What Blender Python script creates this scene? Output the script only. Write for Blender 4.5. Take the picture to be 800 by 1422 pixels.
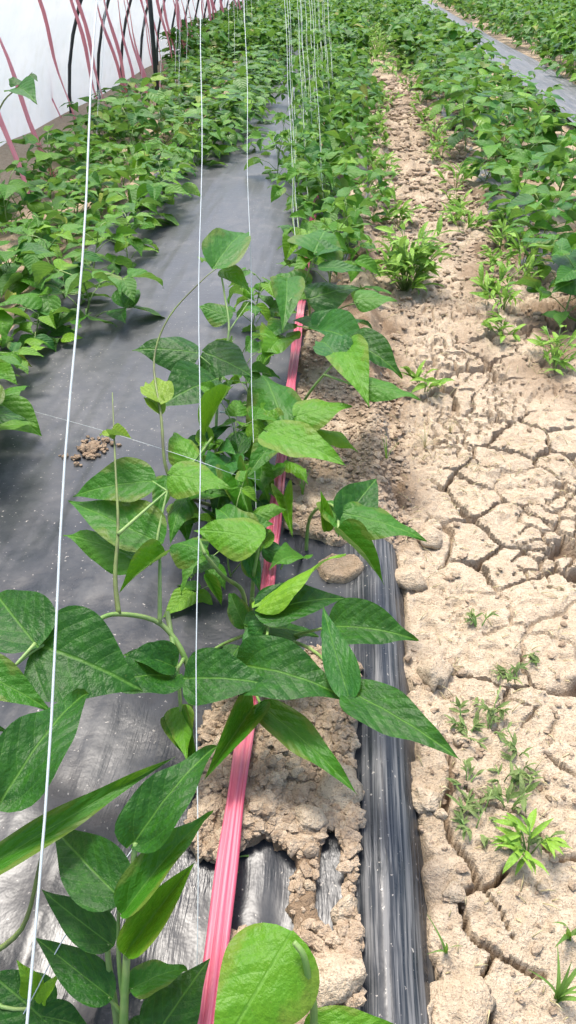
import bpy, bmesh, math, random
import numpy as np
from mathutils import Vector, Matrix

random.seed(7); np.random.seed(7)
R = math.radians
for o in list(bpy.data.objects): bpy.data.objects.remove(o)
scene = bpy.context.scene
C = scene.collection

# ------------------------------------------------------------------ camera
CAM_H = 1.1
F_PX, CX, CY = 1050.0, 400.0, 711.0          # in pixels of the 800 x 1422 photograph
PITCH, YAW = math.atan(771/1050), math.atan(90/1050*math.cos(math.atan(771/1050)))
fwd = Vector((-math.sin(YAW)*math.cos(PITCH), math.cos(YAW)*math.cos(PITCH), -math.sin(PITCH)))
rgt = Vector((math.cos(YAW), math.sin(YAW), 0))
upv = rgt.cross(fwd)
cam_d = bpy.data.cameras.new('camera'); cam = bpy.data.objects.new('camera', cam_d); C.objects.link(cam)
cam_d.sensor_fit = 'VERTICAL'; cam_d.sensor_height = 36; cam_d.lens = 36*F_PX/1422
cam_d.clip_start = 0.02; cam_d.clip_end = 300
m = Matrix((rgt, upv, -fwd)).transposed().to_4x4(); m.translation = (0, 0, CAM_H)
cam.matrix_world = m
scene.camera = cam

# ------------------------------------------------------------------ sky, sun, exposure
SUN_EL, SUN_AZ = R(68), R(-25)                # azimuth measured from +Y (along the rows) towards +X
world = bpy.data.worlds.new('World'); scene.world = world; world.use_nodes = True
wn = world.node_tree; wn.nodes.clear()
sky = wn.nodes.new('ShaderNodeTexSky'); sky.sky_type = 'NISHITA'; sky.sun_disc = False
sky.sun_elevation = SUN_EL; sky.sun_rotation = SUN_AZ
sky.dust_density = 4.0; sky.air_density = 1.0; sky.ozone_density = 1.0
bg = wn.nodes.new('ShaderNodeBackground'); bg.inputs['Strength'].default_value = 0.15
wo = wn.nodes.new('ShaderNodeOutputWorld')
wn.links.new(sky.outputs[0], bg.inputs[0]); wn.links.new(bg.outputs[0], wo.inputs[0])
sun_d = bpy.data.lights.new('sun', 'SUN'); sun_d.energy = 1.5; sun_d.angle = R(13); sun_d.color = (1.0, .95, .88)
sun = bpy.data.objects.new('sun', sun_d); C.objects.link(sun)
sd = Vector((math.sin(SUN_AZ)*math.cos(SUN_EL), math.cos(SUN_AZ)*math.cos(SUN_EL), math.sin(SUN_EL)))
sun.rotation_euler = sd.to_track_quat('Z', 'Y').to_euler(); sun.location = (0, 0, 20)
vs = scene.view_settings
vs.view_transform = 'Standard'; vs.look = 'None'; vs.gamma = 1; vs.use_curve_mapping = False
vs.exposure = 1.40

# ------------------------------------------------------------------ helpers
def ray(u, v):
    return ((u-CX)/F_PX)*rgt - ((v-CY)/F_PX)*upv + fwd
def P(u, v, z=0.0):
    """point of height z seen at photo pixel (u, v)"""
    d = ray(u, v); t = (z-CAM_H)/d.z
    return Vector((0, 0, CAM_H)) + d*t

def _hash(ix, iy, seed):
    h = (ix.astype(np.int64)*374761393 + iy.astype(np.int64)*668265263 + seed*1442695041) & 0xffffffff
    h = ((h ^ (h >> 13))*1274126177) & 0xffffffff
    h = h ^ (h >> 16)
    return (h & 0xffffff)/float(0xffffff)
def vnoise(x, y, seed=0):
    x = np.asarray(x, float); y = np.asarray(y, float)
    ix = np.floor(x); iy = np.floor(y); fx = x-ix; fy = y-iy
    fx = fx*fx*(3-2*fx); fy = fy*fy*(3-2*fy)
    a = _hash(ix, iy, seed); b = _hash(ix+1, iy, seed); c = _hash(ix, iy+1, seed); d = _hash(ix+1, iy+1, seed)
    return (a*(1-fx)+b*fx)*(1-fy) + (c*(1-fx)+d*fx)*fy
def fbm(x, y, seed=0, oct=4):
    s = 0; a = .5; f = 1
    for i in range(oct):
        s = s + a*(vnoise(x*f, y*f, seed+i*17)-.5)*2; a *= .5; f *= 2.03
    return s
def voronoi(x, y, size, seed, jit=.9):
    gx = np.floor(x/size); gy = np.floor(y/size)
    F1 = np.full(x.shape, 9.); F2 = np.full(x.shape, 9.); idn = np.zeros(x.shape, np.int64)
    for dx in (-2, -1, 0, 1, 2):
        for dy in (-2, -1, 0, 1, 2):
            cx = gx+dx; cy = gy+dy
            px = (cx+.5+jit*(_hash(cx, cy, seed)-.5))*size; py = (cy+.5+jit*(_hash(cx, cy, seed+5)-.5))*size
            d = np.hypot(x-px, y-py)
            k = ((cx+500)*4000+(cy+500)).astype(np.int64)
            near = d < F1
            F2 = np.where(near, F1, np.minimum(F2, d)); idn = np.where(near, k, idn); F1 = np.where(near, d, F1)
    return F1, F2, idn
def sstep(a, b, x):
    t = np.clip((x-a)/(b-a), 0, 1); return t*t*(3-2*t)

def mesh_obj(name, verts, faces, mat, parent=None, smooth=True, uvs=None, attr=None):
    me = bpy.data.meshes.new(name)
    me.from_pydata([tuple(v) for v in verts], [], [tuple(f) for f in faces])
    if uvs is not None:
        uvl = me.uv_layers.new(name='UVMap')
        li = np.zeros(len(me.loops), np.int32); me.loops.foreach_get('vertex_index', li)
        uvl.data.foreach_set('uv', np.asarray(uvs, np.float32)[li].ravel())
    if attr is not None:
        a = me.attributes.new('rnd', 'FLOAT', 'POINT'); a.data.foreach_set('value', np.asarray(attr, np.float32))
    if smooth: me.shade_smooth()
    if mat: me.materials.append(mat)
    o = bpy.data.objects.new(name, me); C.objects.link(o); o.color = (random.random(), 0, 0, 1)
    if parent: o.parent = parent
    return o
def tag(o, label, cat, group=None):
    o['label'] = label; o['category'] = cat
    if group: o['group'] = group
    return o
def structure(o): o['kind'] = 'structure'; return o
def thing(name, label, cat, loc, group=None, rotz=0):
    o = bpy.data.objects.new(name, None); C.objects.link(o); o.empty_display_size = .05
    o.location = loc; o.rotation_euler = (0, 0, rotz)
    return tag(o, label, cat, group)
def part(name, me, parent, M):
    o = bpy.data.objects.new(name, me); C.objects.link(o); o.parent = parent; o.matrix_basis = M; o.color = (.28+.72*random.random(), 0, 0, 1); return o

class MB:
    def __init__(s): s.v = []; s.f = []; s.uv = []; s.r = []
    def tube(s, pts, rad, n=6, r0=0.0):
        pts = [Vector(p) for p in pts]; k = len(pts)
        rads = rad if isinstance(rad, (list, tuple)) else [rad]*k
        b = len(s.v); ref = Vector((.31, .12, .94))
        for i, p in enumerate(pts):
            t = (pts[min(i+1, k-1)]-pts[max(i-1, 0)]).normalized()
            a = t.cross(ref)
            if a.length < .05: a = t.cross(Vector((1, 0, 0)))
            a.normalize(); c = t.cross(a)
            for j in range(n):
                w = 2*math.pi*j/n
                s.v.append(p+(a*math.cos(w)+c*math.sin(w))*rads[i]); s.uv.append((j/n, i/(k-1))); s.r.append(r0)
        for i in range(k-1):
            for j in range(n):
                s.f.append((b+i*n+j, b+i*n+(j+1) % n, b+(i+1)*n+(j+1) % n, b+(i+1)*n+j))
        s.f.append(tuple(b+j for j in reversed(range(n)))); s.f.append(tuple(b+(k-1)*n+j for j in range(n)))
    def add(s, verts, faces, uvs, M, r0):
        b = len(s.v)
        for v, u in zip(verts, uvs): s.v.append(M @ Vector(v)); s.uv.append(u); s.r.append(r0)
        s.f += [tuple(i+b for i in f) for f in faces]
    def build(s, name, mat, parent=None, smooth=True):
        return mesh_obj(name, s.v, s.f, mat, parent, smooth, s.uv, s.r)
def smooth_path(pts, sub=4):
    pts = [Vector(p) for p in pts]; out = []
    for i in range(len(pts)-1):
        p0 = pts[max(i-1, 0)]; p1 = pts[i]; p2 = pts[i+1]; p3 = pts[min(i+2, len(pts)-1)]
        for k in range(sub):
            t = k/sub
            out.append(.5*((2*p1)+(p2-p0)*t+(2*p0-5*p1+4*p2-p3)*t*t+(3*p1-p0-3*p2+p3)*t**3))
    out.append(pts[-1]); return out

# ------------------------------------------------------------------ materials
class NT:
    def __init__(s, name):
        s.m = bpy.data.materials.new(name); s.m.use_nodes = True; s.t = s.m.node_tree; s.t.nodes.clear()
        s.out = s.n('ShaderNodeOutputMaterial')
    def n(s, typ, **kw):
        x = s.t.nodes.new(typ)
        for k, v in kw.items(): setattr(x, k, v)
        return x
    def l(s, a, b): s.t.links.new(a, b)
    def set(s, node, key, val):
        if hasattr(val, 'links') or hasattr(val, 'is_output'): s.l(val, node.inputs[key])
        else: node.inputs[key].default_value = val
    def math(s, op, a, b=0.0, c=0.0, clamp=False):
        x = s.n('ShaderNodeMath', operation=op, use_clamp=clamp)
        for i, v in enumerate((a, b, c)): s.set(x, i, v)
        return x.outputs[0]
    def mix(s, fac, a, b, blend='MIX'):
        x = s.n('ShaderNodeMix', data_type='RGBA', blend_type=blend)
        s.set(x, 0, fac); s.set(x, 6, a if not isinstance(a, tuple) else (*a, 1)); s.set(x, 7, b if not isinstance(b, tuple) else (*b, 1))
        return x.outputs[2]
    def noise(s, vec, scale, detail=3, rough=.55):
        x = s.n('ShaderNodeTexNoise'); s.set(x, 'Scale', scale); s.set(x, 'Detail', detail); s.set(x, 'Roughness', rough)
        if vec is not None: s.l(vec, x.inputs['Vector'])
        return x.outputs[0]
    def ramp(s, fac, lo, hi, tolo=0.0, tohi=1.0):
        x = s.n('ShaderNodeMapRange', interpolation_type='SMOOTHSTEP'); s.set(x, 0, fac)
        for i, v in enumerate((lo, hi, tolo, tohi)): x.inputs[i+1].default_value = v
        return x.outputs[0]
    def mapping(s, vec, scale):
        x = s.n('ShaderNodeMapping'); s.l(vec, x.inputs[0]); x.inputs['Scale'].default_value = scale; return x.outputs[0]
    def bump(s, h, strength, dist, normal=None):
        x = s.n('ShaderNodeBump'); s.l(h, x.inputs['Height']); x.inputs['Strength'].default_value = strength; x.inputs['Distance'].default_value = dist
        if normal is not None: s.l(normal, x.inputs['Normal'])
        return x.outputs[0]
    def bsdf(s, col, rough, spec=.5, normal=None, **kw):
        x = s.n('ShaderNodeBsdfPrincipled'); s.set(x, 'Base Color', (*col, 1) if isinstance(col, tuple) else col)
        s.set(x, 'Roughness', rough); s.set(x, 'Specular IOR Level', spec)
        if normal is not None: s.l(normal, x.inputs['Normal'])
        return x.outputs[0]
    def done(s, sh): s.l(sh, s.out.inputs[0]); return s.m

def leaf_material(name, cols, vein, trans=.32, rough=.36, nv=6.0, kslope=.75, bump=.28, yellow=.05, spec=.28):
    t = NT(name)
    uv = t.n('ShaderNodeUVMap'); uv.uv_map = 'UVMap'
    sp = t.n('ShaderNodeSeparateXYZ'); t.l(uv.outputs[0], sp.inputs[0])
    ax = t.math('ABSOLUTE', t.math('SUBTRACT', sp.outputs[0], .5)); s_ = sp.outputs[1]
    side = t.math('GREATER_THAN', sp.outputs[0], .5)
    cv = t.math('ADD', t.math('MULTIPLY', ax, kslope), t.math('MULTIPLY', t.math('MULTIPLY', ax, ax), 1.3))
    ph = t.math('MULTIPLY', t.math('SUBTRACT', s_, cv), nv)
    ph = t.math('ADD', ph, t.math('MULTIPLY', side, .42))
    d = t.math('PINGPONG', ph, .5)
    lat = t.math('SUBTRACT', 1.0, t.ramp(d, .008, .05))
    mid = t.math('SUBTRACT', 1.0, t.ramp(ax, .004, .016))
    vm = t.math('MAXIMUM', mid, t.math('MULTIPLY', lat, .32))
    oi = t.n('ShaderNodeObjectInfo'); at = t.n('ShaderNodeAttribute'); at.attribute_name = 'rnd'
    oc = t.n('ShaderNodeSeparateColor'); t.l(oi.outputs['Color'], oc.inputs[0])
    rnd = t.math('FRACT', t.math('ADD', oc.outputs[0], at.outputs['Fac']))
    co = t.n('ShaderNodeTexCoord')
    nz = t.noise(co.outputs['Object'], 9, 3)
    cr = t.n('ShaderNodeValToRGB'); t.l(rnd, cr.inputs[0]); cr.color_ramp.interpolation = 'LINEAR'
    el = cr.color_ramp.elements
    while len(el) < len(cols): el.new(.5)
    for i, c in enumerate(cols): el[i].position = i/(len(cols)-1); el[i].color = (*c, 1)
    base = t.mix(t.math('MULTIPLY', t.ramp(nz, .35, .75), .35), cr.outputs[0], tuple(x*1.35 for x in cols[1]))
    rnd2 = t.math('FRACT', t.math('MULTIPLY', rnd, 17.31))
    base = t.mix(t.math('MULTIPLY', t.math('LESS_THAN', rnd2, yellow), at.outputs['Fac']), base, (.25, .25, .04))
    base = t.mix(oc.outputs[1], base, (.24, .30, .045))
    spots = t.ramp(t.noise(co.outputs['Object'], 40, 2), .70, .76)
    base = t.mix(t.math('MULTIPLY', spots, .35), base, (.22, .24, .06))
    geo = t.n('ShaderNodeNewGeometry')
    base = t.mix(t.math('MULTIPLY', geo.outputs['Backfacing'], .55), base, (.12, .22, .08))
    edge_ = t.math('MULTIPLY', t.ramp(t.math('ADD', ax, t.math('MULTIPLY', t.noise(co.outputs['Object'], 6, 3), .35)), .36, .46), t.math('GREATER_THAN', t.math('FRACT', t.math('MULTIPLY', rnd, 7.77)), .88))
    base = t.mix(t.math('MULTIPLY', edge_, .4), base, (.20, .20, .04))
    base = t.mix(t.math('MULTIPLY', vm, .5), base, vein)
    h = t.math('ADD', t.math('MULTIPLY', t.math('POWER', d, .8), .55), t.math('MULTIPLY', t.noise(co.outputs['Object'], 16, 3), .9))
    h = t.math('SUBTRACT', h, t.math('MULTIPLY', mid, .7))
    nrm = t.bump(h, bump, .02)
    rg = t.math('ADD', rough, t.math('MULTIPLY', t.noise(co.outputs['Object'], 14, 2), .18))
    p = t.bsdf(base, rg, spec, nrm)
    tr = t.n('ShaderNodeBsdfTranslucent'); t.l(t.mix(.35, base, (.25, .45, .03)), tr.inputs[0]); t.l(nrm, tr.inputs['Normal'])
    mx = t.n('ShaderNodeMixShader'); mx.inputs[0].default_value = trans; t.l(p, mx.inputs[1]); t.l(tr.outputs[0], mx.inputs[2])
    return t.done(mx.outputs[0])

M_leaf = leaf_material('bean_leaf', [(.009, .066, .006), (.034, .148, .008), (.092, .250, .009), (.020, .115, .018), (.180, .360, .014)], (.13, .30, .04))
M_weed = leaf_material('weed_leaf', [(.16, .33, .03), (.24, .42, .05), (.12, .28, .03)], (.22, .36, .12), nv=5, bump=.25, yellow=.1)
M_dusty = leaf_material('dusty_weed_leaf', [(.13, .20, .06), (.19, .25, .09), (.10, .17, .04)], (.24, .30, .14), nv=5, bump=.25, yellow=.2, rough=.6)
M_dry = leaf_material('dry_leaf', [(.33, .20, .10), (.45, .30, .17), (.40, .24, .16)], (.5, .38, .24), nv=6, bump=.6, yellow=.2, rough=.7)

def stem_material(name, a, b):
    t = NT(name); co = t.n('ShaderNodeTexCoord')
    n = t.noise(co.outputs['Object'], 25, 3)
    return t.done(t.bsdf(t.mix(t.ramp(n, .3, .7), a, b), .5, .4))
M_stem = stem_material('stem', (.12, .24, .05), (.23, .32, .10))
M_vine = stem_material('vine', (.10, .11, .045), (.17, .23, .06))
M_straw = stem_material('straw', (.40, .34, .16), (.55, .48, .28))

def soil_material(name, light, mid, dark):
    t = NT(name); co = t.n('ShaderNodeTexCoord'); g = t.n('ShaderNodeNewGeometry')
    pos = g.outputs['Position']
    n1 = t.noise(pos, 7, 4); n2 = t.noise(pos, 55, 4, .65); n3 = t.noise(pos, 260, 3, .6)
    at = t.n('ShaderNodeAttribute'); at.attribute_name = 'moist_shade'
    c = t.mix(t.ramp(n2, .34, .66), mid, light)
    c = t.mix(t.math('MULTIPLY', t.ramp(n1, .42, .68), .5), c, mid)
    c = t.mix(t.math('MULTIPLY', t.ramp(n3, .54, .66), .6), c, dark)
    ar = t.n('ShaderNodeAttribute'); ar.attribute_name = 'rnd'
    c = t.mix(t.math('MULTIPLY', ar.outputs['Fac'], .7), c, dark)
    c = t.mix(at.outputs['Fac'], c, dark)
    h = t.math('ADD', t.math('MULTIPLY', n2, 1.0), t.math('MULTIPLY', n3, .55))
    return t.done(t.bsdf(c, .92, .15, t.bump(h, 1.0, .009)))
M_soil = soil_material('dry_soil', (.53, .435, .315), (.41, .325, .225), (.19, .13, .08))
M_clod = soil_material('clod_soil', (.47, .375, .27), (.37, .28, .19), (.20, .135, .085))

def film_material():
    t = NT('mulch_film'); g = t.n('ShaderNodeNewGeometry'); pos = g.outputs['Position']
    wv = t.n('ShaderNodeVectorMath', operation='ADD'); t.l(pos, wv.inputs[0]); nzz = t.n('ShaderNodeTexNoise'); nzz.inputs['Scale'].default_value = 2.0; t.l(pos, nzz.inputs['Vector'])
    sc_ = t.n('ShaderNodeVectorMath', operation='SCALE'); t.l(nzz.outputs['Color'], sc_.inputs[0]); sc_.inputs['Scale'].default_value = .12; t.l(sc_.outputs[0], wv.inputs[1])
    st = t.mapping(wv.outputs[0], (1, .06, 1))
    sx0 = t.n('ShaderNodeSeparateXYZ'); t.l(pos, sx0.inputs[0])
    lmask = t.math('MULTIPLY', t.ramp(t.noise(pos, 4.5, 2), .42, .62), t.ramp(sx0.outputs[0], -.42, -.18, .10, 1.0))
    lines = t.math('MULTIPLY', t.noise(st, 110, 3, .6), lmask); lines2 = t.math('MULTIPLY', t.noise(st, 300, 2, .6), lmask)
    big = t.noise(pos, 3.2, 4); med = t.noise(pos, 18, 4, .6); spk = t.noise(pos, 130, 2)
    dust_glare = t.math('MULTIPLY', t.ramp(big, .32, .72), t.ramp(med, .25, .8))
    dust_glare = t.math('ADD', t.math('MULTIPLY', dust_glare, .28), t.math('MULTIPLY', t.ramp(lines, .50, .72), .22))
    sx = t.n('ShaderNodeSeparateXYZ'); t.l(pos, sx.inputs[0])
    edge = t.math('MULTIPLY', t.ramp(sx.outputs[0], .02, .07), t.ramp(t.noise(t.mapping(pos, (1, .012, 1)), 130, 3, .75), .44, .64))
    dust_glare = t.math('ADD', dust_glare, t.math('MULTIPLY', edge, .6), clamp=True)      # rain-washed dirt streaks on the strip by the path
    far = t.ramp(sx.outputs[1], .9, 2.2)                         # sky glare painted in: the film pales with distance
    dust_glare = t.math('ADD', dust_glare, t.math('MULTIPLY', far, .20), clamp=True)
    c = t.mix(dust_glare, (.014, .018, .023), (.21, .21, .205))
    c = t.mix(t.math('MULTIPLY', t.ramp(spk, .685, .74), .6), c, (.5, .46, .4))
    rg = t.math('ADD', .26, t.math('MULTIPLY', dust_glare, .5))
    h = t.math('ADD', t.math('MULTIPLY', lines, 1.0), t.math('MULTIPLY', lines2, .5))
    h = t.math('ADD', h, t.math('MULTIPLY', med, .7))
    return t.done(t.bsdf(c, rg, .31, t.bump(h, .3, .008)))
M_film = film_material()

def tape_material(name, a, b, pale, trans=.3):
    t = NT(name); uv = t.n('ShaderNodeUVMap'); uv.uv_map = 'UVMap'
    sp = t.n('ShaderNodeSeparateXYZ'); t.l(uv.outputs[0], sp.inputs[0])
    cb = t.n('ShaderNodeCombineXYZ'); t.l(t.math('MULTIPLY', sp.outputs[0], 6.0), cb.inputs[0]); t.l(t.math('MULTIPLY', sp.outputs[1], 1.6), cb.inputs[1])
    n = t.noise(cb.outputs[0], 1.6, 3)
    cb2 = t.n('ShaderNodeCombineXYZ'); t.l(t.math('MULTIPLY', sp.outputs[1], 4.0), cb2.inputs[1])
    wear = t.noise(cb2.outputs[0], 1.0, 2)
    c = t.mix(t.ramp(n, .25, .78), a, b)
    c = t.mix(t.math('MULTIPLY', t.ramp(wear, .52, .70), .55), c, pale)
    p = t.bsdf(c, .38, .45, t.bump(n, .35, .004))
    tr = t.n('ShaderNodeBsdfTranslucent'); t.l(c, tr.inputs[0])
    mx = t.n('ShaderNodeMixShader'); mx.inputs[0].default_value = trans; t.l(p, mx.inputs[1]); t.l(tr.outputs[0], mx.inputs[2])
    return t.done(mx.outputs[0])
M_tape = tape_material('pink_tape', (.60, .05, .12), (.80, .27, .35), (.86, .58, .55))
M_strap = tape_material('pink_strap', (.82, .30, .34), (.88, .46, .48), (.88, .62, .58), .45)

def plain(name, col, rough=.5, spec=.4, var=.15, sc=30):
    t = NT(name); co = t.n('ShaderNodeTexCoord'); n = t.noise(co.outputs['Object'], sc, 3)
    return t.done(t.bsdf(t.mix(n, tuple(x*(1-var) for x in col), tuple(min(1, x*(1+var)) for x in col)), rough, spec))
M_string = plain('white_string', (.48, .53, .52), .45, .4, .12, 120)
M_steel = plain('dark_steel', (.035, .037, .04), .5, .4, .4, 12)
M_wire = plain('galvanised_wire', (.35, .36, .37), .4, .5)

def wall_material():
    t = NT('greenhouse_film'); g = t.n('ShaderNodeNewGeometry'); pos = g.outputs['Position']
    n = t.noise(t.mapping(pos, (1, .6, 1.6)), 2.2, 4); n2 = t.noise(pos, 9, 3)
    sx = t.n('ShaderNodeSeparateXYZ'); t.l(pos, sx.inputs[0])
    c = t.mix(t.ramp(n, .35, .7), (.74, .78, .79), (.67, .72, .73))
    dirt = t.math('MULTIPLY', t.ramp(n2, .45, .75), .25)
    c = t.mix(dirt, c, (.55, .57, .50))
    p = t.bsdf(c, .35, .4, t.bump(n2, .25, .03))
    tr = t.n('ShaderNodeBsdfTranslucent'); t.l(c, tr.inputs[0])
    mx = t.n('ShaderNodeMixShader'); mx.inputs[0].default_value = .5; t.l(p, mx.inputs[1]); t.l(tr.outputs[0], mx.inputs[2])
    return t.done(mx.outputs[0])
M_wall = wall_material()

# ------------------------------------------------------------------ the setting: ground, film, path
def film_z(x, y):
    z = .010 + .012*fbm(x*3.1, y*1.3, 3) + .0045*fbm(x*26, y*1.6, 11, 3) + .004*fbm(x*10, y*9, 19, 3)
    z = z + .030*np.exp(-((x-.104)/.038)**2)*sstep(4.5, 3.2, y)           # the pinned strip beside the path bulges up
    z = z + .018*np.exp(-((x+.55)/.35)**2)
    z = z - .05*sstep(.140, .180, x)
    return z
def seg_dist(x, y, pts):
    d = np.full(x.shape, 9.)
    for a, b in zip(pts[:-1], pts[1:]):
        ex, ey = b.x-a.x, b.y-a.y; L = ex*ex+ey*ey+1e-9
        t = np.clip(((x-a.x)*ex+(y-a.y)*ey)/L, 0, 1)
        d = np.minimum(d, np.hypot(x-a.x-t*ex, y-a.y-t*ey))
    return d
CRACKS = [([(610,1020),(624,1048),(630,1090),(616,1120),(626,1165),(655,1200),(668,1230)], .0062),
          ([(645,1238),(668,1230),(690,1224),(704,1205)], .0050), ([(630,1088),(672,1108)], .0030),
          ([(640,1250),(648,1290),(690,1320),(720,1338),(760,1352)], .0050), ([(668,1230),(700,1270),(712,1300)], .002),
          ([(750,1160),(775,1190),(800,1192)], .0045), ([(760,1045),(800,1078)], .0035), ([(672,1108),(720,1130),(752,1162)], .002),
          ([(600,1330),(612,1380),(608,1430)], .005), ([(690,1320),(672,1360),(690,1422)], .003)]
CRACKS = [([P(u, v) for u, v in c], w) for c, w in CRACKS]
def soil_fields(x, y):
    n = fbm(x*22, y*22, 41, 3)
    wx = x+.045*fbm(x*9, y*9, 51, 4); wy = y+.045*fbm(x*9, y*9, 61, 4)
    path = sstep(.140, .178, x+.02*n)                                     # 1 on the path
    # planting strip: soil heaped over the film along the row
    near = sstep(1.02, .96, y+.05*n)
    xl = -.195+.085*sstep(.62, .50, y)
    strip = near*sstep(xl-.02, xl+.02, x+.015*n)*sstep(.072, .05, x+.008*n)
    def hole(u, v, rx, ry):
        p = P(u, v); return np.hypot((x-p.x)/rx, (y-p.y)/ry)+.25*n
    strip = strip*sstep(.8, 1.15, hole(352, 1245, .062, .075)+.5*fbm(x*30, y*30, 47, 3))*sstep(.8, 1.15, hole(458, 1238, .020, .075))
    far = sstep(1.33, 1.42, y+.08*n)*sstep(-.15, -.08, x+.05*n)*sstep(3.1, 2.7, y+.3*n)
    far2 = sstep(2.6, 2.9, y)*sstep(-.05, .03, x+.1*n)*sstep(.0, .5, fbm(x*5, y*2, 71)+.35)
    spot = 0
    for u, v, rx, ry in ((128, 625, .055, .075), (440, 930, .05, .03), (470, 800, .06, .05)):
        spot = np.maximum(spot, sstep(1.1, .7, hole(u, v, rx, ry)))
    soil = np.clip(np.maximum.reduce([path, strip, far, far2*.8, spot*.75]), 0, 1)
    # crust plates and cracks on the path
    F1, F2, idm = voronoi(wx, wy, .125, 5, 1.2)
    G1, G2, _ = voronoi(wx*1.0+3, wy, .052, 9)
    cz = sstep(.20, .34, x+.03*n)*sstep(.80, 1.0, y+.1*n)*sstep(3.6, 2.4, y)      # where the crust is cracked
    wob = .30+.95*sstep(.25, .8, vnoise(x*6, y*6, 77))
    w1 = .0062*cz*wob+1e-6
    d1 = (F2-F1)*.5
    crack = cz*(1-sstep(w1*.5, w1, d1))*sstep(.2, .5, wob)
    w2 = .0040*cz*sstep(.45, .7, vnoise(x*6, y*6, 88))+1e-6
    crack = np.maximum(crack, .6*cz*(1-sstep(w2*.3, w2, (G2-G1)*.5)))
    for pts, w in CRACKS:
        ww = .8*w*(.7+.6*vnoise(x*40, y*40, 99))
        crack = np.maximum(crack, 1-sstep(ww*.75, ww*1.25, seg_dist(x+.006*n, y+.006*fbm(x*30, y*30, 7), pts)))
    crumb = 1-cz*.55
    crumb = crumb*(.55+.9*sstep(.35, .7, vnoise(x*7, y*7, 123)))
    H1, H2, idh = voronoi(x+.004*n, y+.004*n, .017, 21)
    lump = (_hash(idh, idh*0, 3)-.25)*sstep(0, .006, H2-H1)
    K1, K2, idk = voronoi(x, y, .045, 33)
    lump2 = (_hash(idk, idk*0, 13)-.3)*np.sqrt(np.clip(1-K1/.035, 0, 1))
    z = .012*fbm(x*3, y*3, 31) + .004*fbm(x*18, y*18, 35) + crumb*(.0085*lump + .013*lump2)*(.55+1.5*strip+.6*far) + .0015*fbm(x*90, y*90, 37, 2)
    z = z + .005*cz*(sstep(0, .014, d1))*(.4+.6*_hash(idm, idm*0, 17)) - .042*crack
    pit = sstep(.62, .80, vnoise(x*55, y*55, 131)); z = z - .007*pit*(.35+.65*sstep(.4, .6, vnoise(x*8, y*8, 133)))
    rf = sstep(1.9, 3.0, y); z = z + rf*(.05*np.abs(fbm(x*6, y*4.0, 151, 3))+.03*np.abs(fbm(x*14, y*9, 155, 3)))
    z = z + .02*sstep(.45, .9, x) + .02*np.exp(-((x-.18)/.05)**2)*fbm(x*8, y*8, 91) 
    fz = film_z(x, y)
    bl = sstep(.115, .185, x); zs = (fz+.016+.6*z)*(1-bl)+(z-.004)*bl
    zz = np.where(soil > .02, (fz-.03)*(1-sstep(.1, .75, soil))+zs*sstep(.1, .75, soil), fz-.03)
    moist_shade = np.clip(.55*(1-cz)*sstep(.35, .7, vnoise(x*5, y*5, 201))*sstep(.42, .15, np.abs(x+.05)) + .6*far*sstep(.1, -.02, x-.17)*sstep(.25, .6, vnoise(x*14, y*14, 209)) + .55*strip*sstep(.25, .7, vnoise(x*16, y*16, 211))
                    + .85*sstep(.40, .75, x)*sstep(.30, .6, vnoise(x*5, y*4, 205))*sstep(1.8, 2.4, y)+.35*rf*sstep(.4, .7, vnoise(x*11, y*7, 207)) + .6*spot + .9*crack, 0, .9)  # damp brown soil, plus shade painted into cracks and the path's right side
    return zz, crack, idm, cz, moist_shade, soil
def STRAWZ(x, y):
    i = min(len(ys)-1, int(np.searchsorted(ys, y))); j = min(len(xs)-1, int(np.searchsorted(xs, x))); return float(ZZ[i, j])
def soil_z(x, y):
    r = soil_fields(np.array([float(x)]), np.array([float(y)]))[0]; return float(r[0])

ys = [.10]
while ys[-1] < 14: ys.append(ys[-1]+.0028*(1+ys[-1]**2/2.0))
ys = np.array(ys); xs = np.arange(-.34, 1.16, .0042)
XX, YY = np.meshgrid(xs, ys)
ZZ, CRK, IDM, CZ, MOI_SHADE, SOI = soil_fields(XX, YY)
nr, nc = XX.shape
VERT = np.stack([XX, YY, ZZ], -1).reshape(-1, 3)
ii = np.arange(nr*nc).reshape(nr, nc)
FACE = np.stack([ii[:-1, :-1], ii[:-1, 1:], ii[1:, 1:], ii[1:, :-1]], -1).reshape(-1, 4)
fk = CRK.reshape(-1)[FACE].max(1); fcz = CZ.reshape(-1)[FACE].min(1)
fid = IDM.reshape(-1)[FACE]; same = (fid == fid[:, :1]).all(1)
plate_face = (fk < .25) & (fcz > .6) & same
cent = VERT[FACE].mean(1)
plate_face &= (cent[:, 1] < 2.7) & (cent[:, 0] < .80)
def grid_mesh(name, faces, mat, parent=None, dark=None):
    used, inv = np.unique(faces, return_inverse=True); inv = inv.reshape(faces.shape)
    me = bpy.data.meshes.new(name)
    v = VERT[used]
    me.vertices.add(len(v)); me.vertices.foreach_set('co', v.astype(np.float32).ravel())
    me.loops.add(inv.size); me.loops.foreach_set('vertex_index', inv.astype(np.int32).ravel())
    me.polygons.add(len(inv)); me.polygons.foreach_set('loop_start', np.arange(0, inv.size, 4, dtype=np.int32))
    me.update(calc_edges=True)
    a = me.attributes.new('moist_shade', 'FLOAT', 'POINT'); a.data.foreach_set('value', MOI_SHADE.reshape(-1)[used].astype(np.float32))
    me.materials.append(mat); me.shade_smooth()
    o = bpy.data.objects.new(name, me); C.objects.link(o)
    if parent: o.parent = parent
    return o
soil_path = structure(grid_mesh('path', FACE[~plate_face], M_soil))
ids = fid[:, 0]
n_plate = 0
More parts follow.
